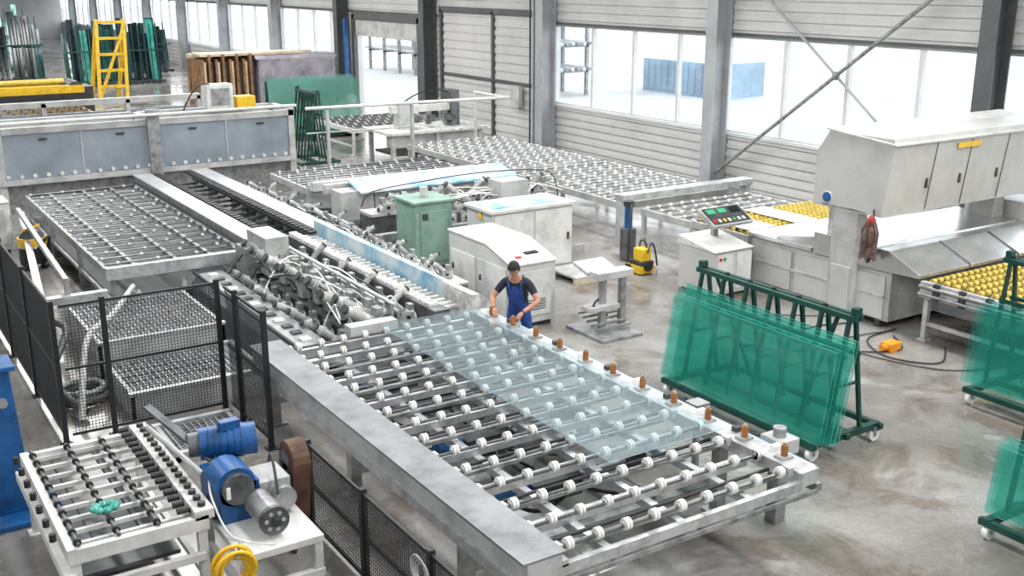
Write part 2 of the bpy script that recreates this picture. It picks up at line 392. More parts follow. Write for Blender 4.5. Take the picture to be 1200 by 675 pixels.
b.done()
b=B('table_stop_motor');b.box(7.74,8.0,6.98,7.28,.8,.96,'lgrey');b.cyl((7.86,7.13,.96),(7.86,7.13,1.06),.07,'galv',12);b.box(7.8,7.95,7.05,7.2,0,.8,'galv')
b.hose((7.86,7.3,.9),(7.9,8.6,.88),-.1,.015,'black');b.box(7.8,8.0,8.3,8.5,.8,.9,'galv');b.box(7.86,7.92,8.35,8.42,0,.8,'galv');b.done(.01)
# ---------------------------------------------------------------- double edging machine (along Y)
b=B('double_edging_machine')
def edgebeam(x,ya,yb,z,k,w=.34):
    b.box(x-w/2,x+w/2,ya,yb,z-.22,z,k);b.box(x-w/2-.03,x+w/2+.03,ya,yb,z,z+.03,'alu')
    b.box(x-w/2-.04,x-w/2,ya,yb,z-.2,z-.15,'dark')
    y=ya+.2
    while y<yb:
        b.box(x-.1,x+.1,y-.08,y+.08,0,z-.22,'lgrey');y+=1.6
edgebeam(6.35,17.9,26.0,.97,'galv');edgebeam(7.72,18.4,26.0,.97,'galv')
b.prism([(7.54,.55),(7.86,.55),(7.86,.98),(7.66,1.12),(7.54,1.12)],'y',12.75,18.4,'dirtywhite')
b.box(7.50,7.54,13.6,18.4,.72,1.17,'lblue');b.prism([(7.545,1.14),(7.66,1.14),(7.88,1.0),(7.88,.975),(7.545,1.12)],'y',14.6,18.3,'lblue')
for i in range(11): b.box(7.86,7.88,12.9+i*.5,12.93+i*.5,.56,.97,'galvd')
b.box(7.3,7.9,12.8,18.4,0,.3,'tank')  # dark bed paints in the shade under the beam
y=18.2
while y<25.9:
    b.box(6.6,6.75,y,y+.12,.96,1.0,'black');b.box(7.32,7.47,y,y+.12,.96,1.0,'black');y+=.2
y=13.0
while y<18.3:
    b.box(6.98,7.12,y,y+.1,.98,1.02,'plast');b.cyl((7.2,y+.05,.9),(7.45,y+.05,.9),.04,'dirtywhite',8);y+=.18
b.box(6.93,7.17,12.75,18.3,.7,.98,'galvd')
y=18.6
while y<26: b.box(6.52,7.55,y,y+.05,.7,.75,'galvd');y+=.5
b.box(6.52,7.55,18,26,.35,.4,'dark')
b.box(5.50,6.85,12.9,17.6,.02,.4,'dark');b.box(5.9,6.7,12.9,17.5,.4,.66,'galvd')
for i in range(10): spindle(b,6.15+R_(-.05,.05),13.1+i*.45,.72,1.05,-1,'lgrey' if i%3 else 'mgrey')
for i in range(9): spindle(b,6.75,13.3+i*.5,.72,.75,1 if i%2 else -1,'mgrey' if i%2 else 'dirtywhite')
for i in range(8): spindle(b,5.72,13.4+i*.52,.46,.8,-1,'galv' if i%2 else 'dirtywhite')
b.cyl((6.4,12.9,1.12),(6.4,17.4,1.12),.03,'alu',8);b.cyl((6.5,13,.98),(6.5,17.4,.98),.03,'galv',8);b.box(6.42,6.48,12.9,17.5,.66,.72,'alu')
for i in range(10): b.box(6.38,6.42,13+i*.48,13.04+i*.48,.7,1.12,'alu')
for i in range(26): b.hose((R_(5.6,6.6),R_(13,17.2),.9),(R_(5.5,6.9),R_(13,17.4),.7),R_(.15,.35),.012,random.choice(['black','lgrey','plast','plast']),12)
b.box(5.95,6.35,16.7,17.6,.72,1.35,'lgrey');b.box(5.7,5.95,17.0,17.5,.7,1.15,'mgrey')
b.box(5.6,6.3,12.65,12.85,.3,1.0,'lgrey');b.cb(6.0,12.63,.8,.2,.02,.14,'dark')
b.prism([(4.95,.0),(5.45,.0),(5.45,.66),(5.05,.66),(4.95,.55)],'y',13.1,17.6,'galvd')
b.box(5.02,5.47,13.1,17.6,.66,.69,'galv')
for i in range(13): b.cb(5.25,13.4+i*.33,.70,.14,.14,.03,'dark' if i%3 else 'plast')
b.cyl((5.0,13.1,.72),(5.0,17.6,.72),.03,'black',8)
b.box(8.15,8.5,14.5,24.5,.3,.72,'galvd');b.box(8.12,8.53,14.5,24.5,.72,.75,'lgrey')
for i in range(15):
    spindle(b,8.3,14.9+i*.62,.76,.62,1 if i%2 else -1,random.choice(['lgrey','mgrey','dirtywhite']))
for i in range(16): b.hose((R_(8,8.5),R_(15,24),.8),(R_(7.9,8.9),R_(15,24),.6),R_(.1,.25),.013,random.choice(['black','lgrey','plast']),12)
b.box(7.95,8.9,14.6,24.4,0,.22,'dark')
b.done()
b=rollers('infeed_roller_conveyor',3.7,6.1,17.9,25.6,.88,'x',.40,.6,'lgrey','galv',.035,.05,True,True,'shaft',.14,'lgrey')
for x in(4.2,4.9,5.5): b.box(x-.03,x+.03,18,25.5,.78,.84,'galv')
b.box(3.65,6.15,17.82,17.95,.72,.92,'alu');b.box(3.8,6.0,18.0,25.5,.28,.32,'dark')  # dark tray added to paint the shade between the slats
b.done()
def tank(x0,x1,y0,y1,h):
    b=B('water_tank_grating')
    b.box(x0,x1,y0,y0+.05,0,h,'lgrey');b.box(x0,x1,y1-.05,y1,0,h,'lgrey');b.box(x0,x0+.05,y0,y1,0,h,'lgrey');b.box(x1-.05,x1,y0,y1,0,h,'lgrey')
    b.box(x0+.05,x1-.05,y0+.05,y1-.05,.02,h*.4,'tank')
    x=x0+.1
    while x<x1-.05:b.box(x,x+.015,y0+.05,y1-.05,h-.05,h-.02,'galv');x+=.08
    y=y0+.1
    while y<y1-.05:b.box(x0+.05,x1-.05,y,y+.015,h-.06,h-.03,'galv');y+=.08
    b.box(x0-.02,x1+.02,y0-.02,y0+.06,h-.03,h+.01,'alu');b.box(x0-.02,x1+.02,y1-.06,y1+.02,h-.03,h+.01,'alu')
    b.done()
tank(2.9,4.7,15.2,17.3,.55);tank(2.9,4.7,13.5,14.9,.35);tank(3.0,3.95,11.9,12.9,.12)
b=B('suction_hose')
b.spline([(2.3,13.6,.08),(2.5,14.3,.5),(2.75,15.0,.75),(3.3,16,.7),(3.9,17.2,.75)],.045,'lgrey')
b.spline([(2.4,13.9,.08),(2.2,14.8,.3),(2.6,15.8,.6),(2.7,17.2,.35)],.055,'dark')
b.ring((2.5,14.6,.06),.33,.05,'dark');b.ring((2.52,14.65,.15),.28,.04,'mgrey')
b.done()
b=B('drain_hose')
b.spline([(4.0,17.45,.6),(4.3,17.5,.12),(4.7,17.55,.2),(4.85,17.65,.65)],.05,'lgrey');b.done()
b=B('conveyor_support_frame')
b.box(2.5,3.6,17.6,17.75,.5,.62,'alu');b.beam((2.6,17.7,.56),(3.5,25,.56),.12,.1,'alu');b.box(2.9,3.0,17.6,17.7,0,.5,'alu');b.beam((3.0,17.7,.85),(3.3,24,.85),.08,.08,'galv')
b.box(3.45,3.53,24.9,25.0,0,.55,'galv');b.box(2.97,3.05,17.7,17.78,0,.85,'galv')
b.done()
# ---------------------------------------------------------------- vertical washer (along X, Y~28)
b=B('glass_washing_machine')
wy=28.0
b.box(3.6,10.9,wy,wy+1.3,0,.75,'galv')
for x in(3.5,7.0,10.75):
    b.box(x,x+.16,wy-.25,wy-.1,0,2.1,'lgrey');b.box(x,x+.16,wy+1.1,wy+1.25,0,2.1,'lgrey');b.box(x,x+.16,wy-.1,wy+1.1,1.95,2.1,'lgrey')
b.box(3.5,10.9,wy-.25,wy-.1,1.9,2.05,'lgrey');b.box(3.5,10.9,wy+1.1,wy+1.25,1.9,2.1,'lgrey')
b.box(3.5,10.9,wy-.3,wy-.05,.7,.82,'lgrey')
for i in range(4):
    x0=3.66+i*1.8;b.box(x0,x0+1.76,wy-.2,wy-.17,.82,1.9,'gpanel');b.box(x0+1.76,x0+1.8,wy-.22,wy-.15,.82,1.9,'alu')
    b.cb(x0+.9,wy-.23,1.75,.2,.02,.05,'dark')
b.box(3.66,10.8,wy+.3,wy+.35,.8,1.7,'alu')
b.cyl((3.2,wy-.45,2.18),(10.9,wy-.45,2.18),.04,'white',8)
for i in range(24): b.cyl((3.7+i*.3,wy-.3,.9),(3.7+i*.3,wy-.24,.9),.05,'dirtywhite',8)
for i in range(24): b.cyl((3.8+i*.29,wy+.1,.75),(3.8+i*.29,wy+.1,1.0+R_(.1,.6)),.05,random.choice(['mgrey','dirtywhite','galvd']),8)
b.box(8.8,9.5,wy+.4,wy+.9,2.1,2.75,'white');b.box(8.9,9.4,wy+.39,wy+.4,2.2,2.65,'galv');b.hose((9,wy+.5,2.7),(8.2,wy+.6,2.1),.3,.02,'black')
b.box(9.6,10.1,wy+.4,wy+.9,2.1,2.4,'yellow')
b.box(7.0,7.3,wy-.4,wy-.25,0,2.3,'galv')
b.done()
b=B('glass_washing_machine')
b.box(3.0,9.5,31.6,32.8,0,1.3,'galv');b.box(3.0,9.5,31.5,31.6,1.3,1.9,'gpanel')
for x in(3,5.2,7.4,9.4): b.box(x,x+.12,31.3,31.5,0,2.2,'lgrey')
b.box(3.0,9.5,31.3,31.5,2.1,2.25,'lgrey');b.done()
b=B('overhead_pipe_rail')
b.cyl((10.9,26.9,2.15),(16.9,26.4,2.15),.045,'white',8)
for x in(11.4,13.9): b.box(x-.035,x+.035,26.6,26.7,0,2.1,'lgrey')
b.box(16.8,16.87,28.1,28.2,0,2.1,'lgrey');b.cyl((16.83,26.4,2.15),(16.83,28.2,2.15),.035,'white',8)
b.cyl((10.9,26.9,1.5),(13.9,26.65,1.5),.02,'lgrey',6);b.done()
b=B('electrical_cabinet');b.box(2.5,3.1,23.7,24.5,.1,1.05,'white');b.box(2.48,3.12,23.68,24.52,1.05,1.09,'lgrey');b.box(2.6,3.0,23.66,23.7,.2,.95,'lgrey');b.box(2.55,3.05,23.8,24.4,0,.1,'dark');b.done(.02)
b=B('industrial_vacuum_cleaner')
vx,vy=3.25,22.3
b.cyl((vx,vy,.12),(vx,vy,.42),.26,'black',18);b.cyl((vx,vy,.42),(vx,vy,.62),.27,'yellow',18);b.cyl((vx,vy,.62),(vx,vy,.74),.24,'black',18,.15)
b.ring((vx,vy,.44),.27,.02,'galv');b.beam((vx-.17,vy,.74),(vx+.17,vy,.84),.04,.04,'yellow')
for a in range(4): b.sph((vx+.24*math.cos(a*1.57+.8),vy+.24*math.sin(a*1.57+.8),.06),.06,.06,.06,'black',8,6)
b.hose((vx+.2,vy-.2,.35),(vx-.25,vy-.5,.1),.5,.03,'black',14,(.2,-.3,0));b.done()
# ---------------------------------------------------------------- second edging machine (along X)
b=B('straight_edging_machine')
b.box(9.4,14.0,20.0,20.5,.25,.70,'galvd');b.box(9.4,14.0,19.95,20.55,.70,.76,'lgrey')
b.box(9.3,13.8,21.2,21.75,.4,1.02,'lgrey')
b.prism([(21.05,.98),(21.8,1.16),(21.8,1.20),(21.05,1.02)],'x',9.7,13.7,'lblue')
b.box(9.2,13.8,21.8,21.95,.9,1.1,'lgrey');b.box(9.0,13.8,19.0,19.15,.4,.55,'galv')
for i in range(12): spindle(b,9.8+i*.36,20.15+R_(-.1,.1),.76,.9,random.choice([-1,1]),random.choice(['lgrey','mgrey','dirtywhite']))
for i in range(10): spindle(b,10.3+i*.35,19.5,.48,.9,random.choice([-1,1]),random.choice(['lgrey','dirtywhite','mgrey']))
for x,z in((12.0,.62),(12.6,.68),(13.3,.6)):
    b.cyl((x,19.18,z),(x,19.3,z),.24,'lgrey',20);b.cyl((x,19.12,z),(x,19.18,z),.10,'mgrey',12)
b.box(12.2,12.9,19.35,19.9,.6,1.25,'lgrey')
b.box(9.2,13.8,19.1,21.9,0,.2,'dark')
for x in(9.4,11.8,13.7):b.box(x-.08,x+.08,21.3,21.5,.2,.5,'lgrey')
b.spline([(9.3,20.2,.9),(9.5,20.1,1.2),(10.5,20,1.32),(12.0,20,1.38),(13.5,19.9,1.32),(13.9,19.8,1.1),(13.95,19.7,.5)],.014,'dark')
for i in range(26): b.hose((R_(9.6,13.9),R_(19.3,20.6),.9),(R_(9.6,13.9),R_(19.2,21),.6),R_(.15,.35),.012,random.choice(['black','lgrey','plast','plast']),12)
b.done()
b=rollers('roller_conveyor',9.2,13.6,22.9,25.2,.92,'x',.3,.45,'lgrey','lgrey',.045,.05);b.box(9.3,13.6,22.7,22.9,.8,1.0,'white');b.box(9.3,13.5,23,25.1,.3,.33,'tank');b.done()  # thin dark bed stands in for shade under the rollers
b=B('electrical_control_cabinet')
b.prism([(13.9,0.08),(15.9,.08),(15.9,1.28),(14.75,1.28),(13.9,1.05)],'x',8.95,9.8,'cab')
b.box(9.0,9.75,13.95,15.85,0,.08,'dark')
b.prism([(14.72,1.29),(13.88,1.06),(13.88,1.09),(14.72,1.32)],'x',8.93,9.82,'white')
b.box(8.93,9.82,14.75,15.92,1.28,1.31,'white')
for y0,y1 in((14.05,14.9),(15.02,15.8)): b.box(8.93,8.95,y0,y1,.18,1.0,'white');b.cb(8.92,y1-.08,.7,.03,.03,.1,'dark')
b.box(9.05,9.7,13.88,13.9,.2,.95,'white');b.cb(9.2,13.87,.62,.1,.03,.12,'dark');b.cb(9.2,14.1,1.14,.1,.08,.05,'redbtn');b.cb(9.5,14.2,1.175,.25,.12,.03,'screen')
for i in range(5): b.box(9.2,9.6,13.87,13.88,.3+i*.04,.315+i*.04,'dark')
b.done(.015)
b=B('electrical_control_cabinet')
b.box(10.2,12.0,16.5,17.4,.1,1.3,'cab');b.box(10.15,12.05,16.45,17.45,1.3,1.36,'white');b.box(10.3,11.9,16.55,17.35,0,.1,'dark')
for x in(10.25,11.15): b.box(x,x+.85,16.485,16.5,.15,1.25,'white');b.cb(x+.75,16.47,.7,.04,.03,.14,'dark')
b.box(10.3,11.7,16.6,17.2,1.36,1.38,'lblue')
b.add([(10.18,16.8,1.15),(10.18,17.0,1.15),(10.18,16.9,1.3)],[(0,1,2)],'yellow');b.done(.015)
b=B('pump_cabinet')
b.box(9.3,10.1,17.8,18.6,.1,1.35,'gbox');b.box(9.25,10.15,17.75,18.65,1.35,1.4,'gbox');b.box(9.4,10.0,17.78,17.8,.2,1.2,'gbox');b.box(9.35,10.05,17.85,18.55,0,.1,'dark')
b.cyl((9.7,18.2,1.4),(9.7,18.2,1.6),.08,'lgrey',10);b.cb(9.5,17.77,1.1,.12,.03,.12,'dark');b.done(.02)
b=B('outfeed_stand')
b.box(10.0,10.7,13.0,13.25,.88,1.0,'lgrey');b.box(10.5,10.6,13.05,13.15,.0,.88,'galv');b.box(10.1,10.2,13.05,13.15,0,.88,'galv')
b.box(9.8,10.6,12.6,13.6,0,.05,'galv')
for i in range(5): b.box(9.9,10.6,12.9+i*.12,12.94+i*.12,.1+.04*i,.14+.04*i,'galv')
b.box(9.8,10.4,12.95,13.2,.4,.48,'lgrey');b.hose((9.9,13,.5),(10.5,13.4,.1),.2,.02,'black')
b.prism([(13.3,.9),(13.7,1.0),(13.7,1.06),(13.3,.96)],'x',10.0,10.6,'lgrey')
b.done(.008)
def pump(x,y,s=1,k='yellow'):
    b=B('pump_unit')
    b.box(x-.2*s,x+.2*s,y-.25*s,y+.25*s,.02,.2*s,k);b.box(x-.14*s,x+.14*s,y-.2*s,y+.1*s,.3*s,.58*s,k)
    b.box(x-.18*s,x+.18*s,y-.24*s,y+.2*s,.2*s,.3*s,'dark')
    b.cyl((x,y-.3*s,.2*s),(x,y-.25*s,.2*s),.12*s,'black',14);b.cyl((x-.24*s,y+.15,.1*s),(x+.24*s,y+.15,.1*s),.1*s,'black',12)
    b.ring((x+.05,y,.62*s),.12*s,.02,'black','x');b.hose((x,y-.2,.5*s),(x+.5,y+.1,.05),.3,.02,'black');b.done(.02)
pump(13.0,15.6,.85)
b=B('submersible_pump')
b.cyl((13.4,16.5,.0),(13.4,16.5,.65),.16,'galvd',14);b.cyl((13.4,16.5,.65),(13.4,16.5,1.1),.08,'blue',12);b.cyl((13.4,16.5,1.1),(13.4,16.5,1.2),.11,'dark',12)
b.hose((13.4,16.4,1.15),(13.0,16.0,.1),.3,.02,'black');b.done()
b=B('drip_tray')
b.box(12.1,13.1,17.6,18.7,0.0,.06,'dark');b.box(12.1,13.1,17.55,17.6,0,.15,'lgrey');b.box(12.1,13.1,18.7,18.75,0,.15,'lgrey')
b.box(12.2,12.8,17.8,18.3,.3,.36,'lgrey')
for x in(12.25,12.75):
    for y in(17.85,18.25): b.box(x-.02,x+.02,y-.02,y+.02,.06,.3,'lgrey')
b.done()
b=B('floor_pallet');b.box(11.4,12.3,15.5,16.4,.1,.14,'lgrey');b.box(11.4,12.3,15.5,15.6,0,.1,'cream');b.box(11.4,12.3,16.3,16.4,0,.1,'cream');b.done()
# ---------------------------------------------------------------- far roller conveyors
for ya,yb in((15.5,17.1),(17.75,22.2),(22.5,27.6)):
    b=rollers('ball_roller_conveyor',14.2,17.3,ya,yb,.9,'x',.30,.30,'plast','lgrey',.035,.055,True,False,'alu')
    for x in(14.9,15.75,16.6): b.box(x-.06,x+.06,ya+.1,yb-.1,.76,.82,'lgrey')
    for k_ in range(int((yb-ya)/.6)): b.box(14.27,17.23,ya+.25+k_*.6,ya+.33+k_*.6,.70,.76,'lgrey')
    b.done()
b=B('conveyor_crossbar');b.box(13.9,17.6,17.3,17.6,.98,1.12,'alu');b.box(13.9,14.05,17.35,17.55,0,.98,'lgrey');b.box(17.45,17.6,17.35,17.55,0,.98,'lgrey');b.done(.01)
b=rollers('washer_infeed_conveyor',14.1,17.6,13.9,15.4,.98,'x',.17,.12,'yroll','lgrey',.05,.07,False,False);b.box(14.1,17.6,13.9,15.4,.0,.75,'lgrey')
b.box(15.4,16.0,13.95,15.35,.985,1.0,'steel');b.box(14.2,14.9,13.95,15.35,.985,1.0,'steel')
b.done()
b=B('control_desk')
b.box(12.9,13.8,13.5,14.4,.05,.85,'cab');b.prism([(13.45,.85),(14.42,.85),(14.42,1.0)],'x',12.88,13.82,'white')
b.box(12.95,13.75,13.55,14.35,0,.05,'dark')
for x in(13.0,13.45): b.box(x,x+.36,13.485,13.5,.12,.78,'white')
b.cb(13.05,13.48,.7,.05,.03,.05,'redbtn');b.cb(13.15,13.48,.7,.05,.03,.05,'led')
b.box(13.45,13.55,14.1,14.2,.9,1.22,'galv')
b.prism([(13.72,1.20),(13.68,1.26),(14.12,1.50),(14.16,1.40)],'x',13.05,14.0,'lgrey')
T=lambda u,v:(13.05+.95*u,13.68+.44*v,1.262+.24*v)
def pad(u0,u1,v0,v1,k,h=.006):
    a,b_,c,d=T(u0,v0),T(u1,v0),T(u1,v1),T(u0,v1);up=Vector((0,-.48*h,.88*h))
    q=[Vector(p)+up for p in(a,b_,c,d)];b.add(q,[(0,1,2,3)],k)
pad(.03,.97,.06,.94,'dark',.004)
pad(.10,.30,.62,.85,'led',.01);pad(.38,.58,.62,.85,'led',.01);pad(.66,.90,.55,.85,'screen',.01)
for i in range(7):
    pad(.08+i*.12,.14+i*.12,.15,.30,['redbtn','plast','yellow','plast','led','plast','plast'][i],.012)
b.done()
# ---------------------------------------------------------------- flat washer (right)
b=B('horizontal_glass_washer')
b.box(14.1,17.8,10.7,13.8,.12,.95,'lgrey')
b.box(14.05,17.9,12.35,13.85,.95,1.02,'steel');b.prism([(12.3,1.02),(13.2,1.02),(13.2,1.06),(12.3,1.22)],'x',14.1,17.8,'steel')
b.prism([(10.15,.98),(10.15,1.04),(10.75,1.30),(11.0,1.30),(11.0,.95)],'x',14.05,17.9,'steel')
b.box(14.05,17.9,11.0,12.3,.95,1.32,'steel')
for x in(15.3,16.6): b.prism([(10.14,.99),(10.14,1.06),(10.75,1.32),(10.75,1.28)],'x',x-.01,x+.01,'galvd')
b.box(14.06,14.1,10.8,13.7,.5,.55,'alu')
for y0 in(10.8,11.8,12.8): b.box(14.07,14.1,y0,y0+.9,.15,.85,'cab')
for y in(10.9,12.2,13.6): b.box(14.1,14.2,y-.05,y+.05,0,.12,'dark');b.box(17.6,17.7,y-.05,y+.05,0,.12,'dark')
prof=[(10.9,1.82),(12.3,1.82),(12.3,2.7),(12.05,3.08),(10.78,3.08),(10.76,2.95)]
b.prism(prof,'x',13.95,18.6,'cab')
b.prism([(10.72,3.0),(12.1,3.12),(12.1,3.09),(10.72,2.97)],'x',13.93,18.6,'white')
for x in(15.0,15.9,16.9,17.8): b.beam((x,10.885,1.85),(x,10.755,2.95),.02,.01,'galvd',(0,1,0))
for x in(14.9,15.75,16.75,17.65):
    b.cb(x,10.83,2.3,.05,.03,.16,'dark')
b.prism([(10.75,2.82),(10.735,2.82),(10.73,2.91),(10.74,2.91)],'x',15.5,16.1,'yellow')
b.cyl((13.94,12.0,1.98),(13.95,12.0,1.98),.1,'plast',18);b.cyl((13.925,12.0,1.98),(13.94,12.0,1.98),.085,'blue',18)
b.beam((13.945,11.2,1.86),(13.945,12.1,1.86),.02,.03,'galv')
b.box(13.95,14.2,11.35,11.85,0,1.82,'lgrey');b.box(13.93,13.95,11.4,11.8,.1,.9,'cab');b.box(14.25,14.6,11.7,12.2,1.3,1.82,'alu')
b.box(17.6,17.9,11.35,11.85,0,1.82,'lgrey')
b.box(18.0,18.7,10.2,12.2,0,1.6,'cab')
b.done(.012)
b=B('hanging_jacket')
b.cyl((13.9,11.0,1.95),(13.9,11.0,1.84),.015,'dark',6)
b.sph((13.86,11.0,1.76),.06,.08,.10,'red',10,8)
b.prism([(10.93,1.76),(11.07,1.76),(11.15,1.6),(11.14,1.3),(11.16,1.12),(11.05,1.18),(11.0,1.08),(10.95,1.2),(10.87,1.14),(10.88,1.35),(10.86,1.58)],'x',13.82,13.9,'jacket')
b.sph((13.82,11.06,1.45),.04,.06,.22,'jacket',8,6);b.sph((13.82,10.95,1.52),.04,.05,.17,'jacket',8,6);b.done()
b=rollers('washer_outfeed_conveyor',14.1,17.8,6.2,10.1,1.0,'x',.2,.15,'yroll','lgrey',.05,.07,True,False)
b.box(14.02,14.1,6.2,10.1,.72,.97,'lgrey');b.cyl((14.0,6.2,.9),(14.0,10.1,.9),.03,'galv',8);b.cyl((14.0,6.2,.78),(14.0,10.1,.78),.03,'galv',8)
for i in range(8): b.box(13.98,14.04,6.6+i*.45,6.7+i*.45,.72,.98,'dark')
b.box(14.2,17.7,6.3,10.0,.5,.53,'tank')  # dark sheet added as painted shade below the outfeed rollers
b.done()
b=B('floor_cable')
b.spline([(13.9,11.2,.02),(13.2,11.4,.02),(12.4,11.2,.02),(12.6,10.4,.02),(13.4,9.9,.02),(13.9,10.4,.02)],.012,'black')
b.spline([(14.1,9.6,.02),(13.4,9.2,.02),(13.0,9.8,.02),(13.4,10.5,.02),(14.2,10.6,.02)],.012,'black')
b.spline([(14.0,10.6,.02),(13.1,10.7,.02),(12.8,10.1,.02),(13.2,9.0,.02),(14.0,8.6,.02)],.010,'dark')
b.spline([(13.9,11.6,.02),(12.9,12.3,.02),(12.0,12.2,.02),(11.6,11.3,.02),(12.3,10.6,.02),(12.9,10.9,.02)],.010,'dark');b.done()
b=B('cable_socket');b.box(13.2,13.45,9.9,10.1,.0,.14,'orange');b.cyl((13.2,10,.08),(13.1,10,.08),.05,'orange',10);b.done(.01)
# ---------------------------------------------------------------- A-frame glass racks
def arack(xc,y0,y1,h,gk='gteal',glass=True,gh=1.2,ng=6):
    b=B('glass_a_frame_rack');w=.62
    for y in(y0+.08,y1-.08):
        b.box(xc-w,xc+w,y-.04,y+.04,.16,.24,'green')
        for sx in(-1,1):
            x=xc+sx*(w-.08);b.cyl((x,y-.03,.09),(x,y+.03,.09),.09,'plast',14);b.cyl((x,y-.035,.09),(x,y+.035,.09),.03,'galv',8)
            b.box(x-.05,x+.05,y-.05,y+.05,.14,.19,'galv')
    for x in(xc-w+.03,xc+w-.03,xc): b.box(x-.035,x+.035,y0,y1,.16,.23,'green')
    n=7
    for i in range(n):
        y=y0+.1+(y1-y0-.2)*i/(n-1)
        for sd in(-1,1): b.beam((xc+sd*.30,y,.22),(xc+sd*.05,y,h),.045,.045,'green')
        b.beam((xc-.17,y,h*.5),(xc+.17,y,h*.5),.03,.03,'green')
        b.box(xc-.02,xc+.02,y-.02,y+.02,h,h+.06,'black')
    for sd in(-1,1):
        b.beam((xc+sd*.05,y0,h),(xc+sd*.05,y1,h),.06,.06,'green')
        b.beam((xc+sd*.12,y0+.05,h*.72),(xc+sd*.12,y1-.05,h*.72),.04,.05,'green')
    for y in(y0+.05,y1-.05): b.box(xc-.05,xc+.05,y-.04,y+.04,h,h+.12,'green')
    b.beam((xc,y0+.3,h),(xc+.2,y0+.9,.3),.04,.04,'green');b.beam((xc,y1-.3,h),(xc+.2,y1-.9,.3),.04,.04,'green')
    b.done()
    if glass:
        b=B('stacked_glass_sheets')
        for i in range(ng):
            o=.05*i;yy0=y0-.15+R_(-.03,.12);yy1=y1+.1+R_(-.15,.05);hh=gh*(1-.02*i)*R_(.97,1.02)
            lean=.17*hh;xb=xc-(.34+o);xt=xb+lean;z0=.25
            p=[(xb,yy0,z0),(xb,yy1,z0),(xt,yy1,z0+hh),(xt,yy0,z0+hh)]
            b.add(p,[(0,1,2,3)],gk)
            q=[(a-.012,c,d) for a,c,d in p]
            b.add(p+q,[(0,4,5,1),(2,6,7,3),(3,7,4,0)],'gedge')
        b.done()
arack(9.85,7.85,10.55,1.68,gh=1.25)
arack(9.95,2.6,5.75,1.75,gh=.75,ng=4)
arack(13.0,4.4,8.1,1.9,gh=1.1,ng=4)
arack(12.4,29.6,31.2,2.2,glass=False)
# ---------------------------------------------------------------- fences
def fence(p,q,h,posts=None,z0=.12):
    b=B('mesh_safety_fence');p=Vector((*p,0));q=Vector((*q,0));L=(q-p).length;d=(q-p)/L
    posts=posts or [0,L]
    for t in posts:
        c=p+d*t;b.box(c.x-.03,c.x+.03,c.y-.03,c.y+.03,0,h+.05,'mesh');b.box(c.x-.07,c.x+.07,c.y-.07,c.y+.07,0,.015,'mesh')
    for z in(z0,h*.55,h): b.beam(p+Vector((0,0,z)),q+Vector((0,0,z)),.025,.03,'mesh')
    s=.04;t=s
    while t<L:
        c=p+d*t;b.beam(c+Vector((0,0,z0)),c+Vector((0,0,h)),.006,.006,'mesh');t+=s
    z=z0+s
    while z<h: b.beam(p+Vector((0,0,z)),q+Vector((0,0,z)),.006,.006,'mesh');z+=s
    b.done()
fence((2.02,13.15),(2.02,21.0),1.78,posts=[0,1.9,3.8,5.7,7.85])
fence((2.1,13.15),(4.0,13.15),1.75,posts=[.5,1.9])
fence((4.08,13.1),(4.08,12.7),1.7,posts=[.4])
fence((4.08,12.65),(4.08,11.7),1.7,posts=[.95])
fence((3.72,9.6),(3.72,5.6),.95,posts=[0,1.3,2.6,4.0],z0=.08)
# ---------------------------------------------------------------- lower-left small machine
b=rollers('small_roller_bench',1.25,2.45,8.8,11.1,.92,'y',.3,.2,'black','white',.035,.03,True,False)
for i in range(9): b.box(1.3,2.4,9.0+i*.25,9.04+i*.25,.78,.82,'white')
b.box(2.33,2.5,8.8,11.1,.84,.93,'dirtywhite')
for i in range(16): b.cyl((2.42,8.9+i*.14,.93),(2.42,8.9+i*.14,.97),.035,'black',10);b.cyl((2.2,8.9+i*.14,.93),(2.3,8.9+i*.14,.93),.03,'black',10)
for i in range(8): b.sph((1.68+.09*math.cos(i*.8),9.32+.07*math.sin(i*.8),.94),.05,.05,.03,'gedge',6,5)
b.box(1.2,1.3,8.75,11.2,.55,.65,'white');b.box(1.3,2.4,8.78,8.84,.45,.52,'white');b.box(1.35,2.3,9.3,10.8,.3,.34,'tank')  # dark bed here paints the shade under the bench
for x in(1.55,1.95): b.box(x-.03,x+.03,8.85,11.0,.72,.78,'galvd')
for i in range(7): b.cyl((1.18,9+i*.3,.9),(1.18,9+i*.3,.97),.03,'black',8)
b.done()
b=B('belt_sanding_machine')
b.box(2.58,3.35,8.35,9.5,.55,.62,'white')
for x in(2.62,3.3):
    for y in(8.4,9.45): b.box(x-.04,x+.04,y-.04,y+.04,0,.55,'white')
b.box(2.58,3.35,8.35,8.42,.2,.28,'white');b.box(2.58,2.64,8.4,9.5,.2,.28,'white')
b.box(2.62,3.0,9.0,9.6,.62,1.0,'blue');b.cyl((2.68,9.75,1.14),(3.2,9.62,1.14),.16,'blue',16);b.cyl((2.58,9.775,1.14),(2.68,9.75,1.14),.12,'galvd',16)
for i in range(6): b.cyl((2.76+i*.06,9.73-i*.015,1.14),(2.775+i*.06,9.726-i*.015,1.14),.173,'blue',16)
b.box(2.8,3.05,9.55,9.75,.9,1.0,'lgrey');b.box(2.85,3.05,9.6,9.7,1.28,1.37,'blue')
b.cyl((2.78,9.0,.97),(2.78,9.35,.97),.19,'blue',18);b.cyl((2.78,8.93,.97),(2.78,9.0,.97),.15,'galvd',18);b.box(3.0,3.3,9.0,9.4,.62,.95,'lgrey')
b.cyl((2.95,8.55,.80),(2.95,8.95,.80),.13,'galv',18);b.cyl((2.95,8.5,.80),(2.95,8.55,.80),.14,'galvd',18)
for a in range(6): b.cyl((2.95+.08*math.cos(a),8.49,.8+.08*math.sin(a)),(2.95+.08*math.cos(a),8.5,.8+.08*math.sin(a)),.02,'lgrey',8)
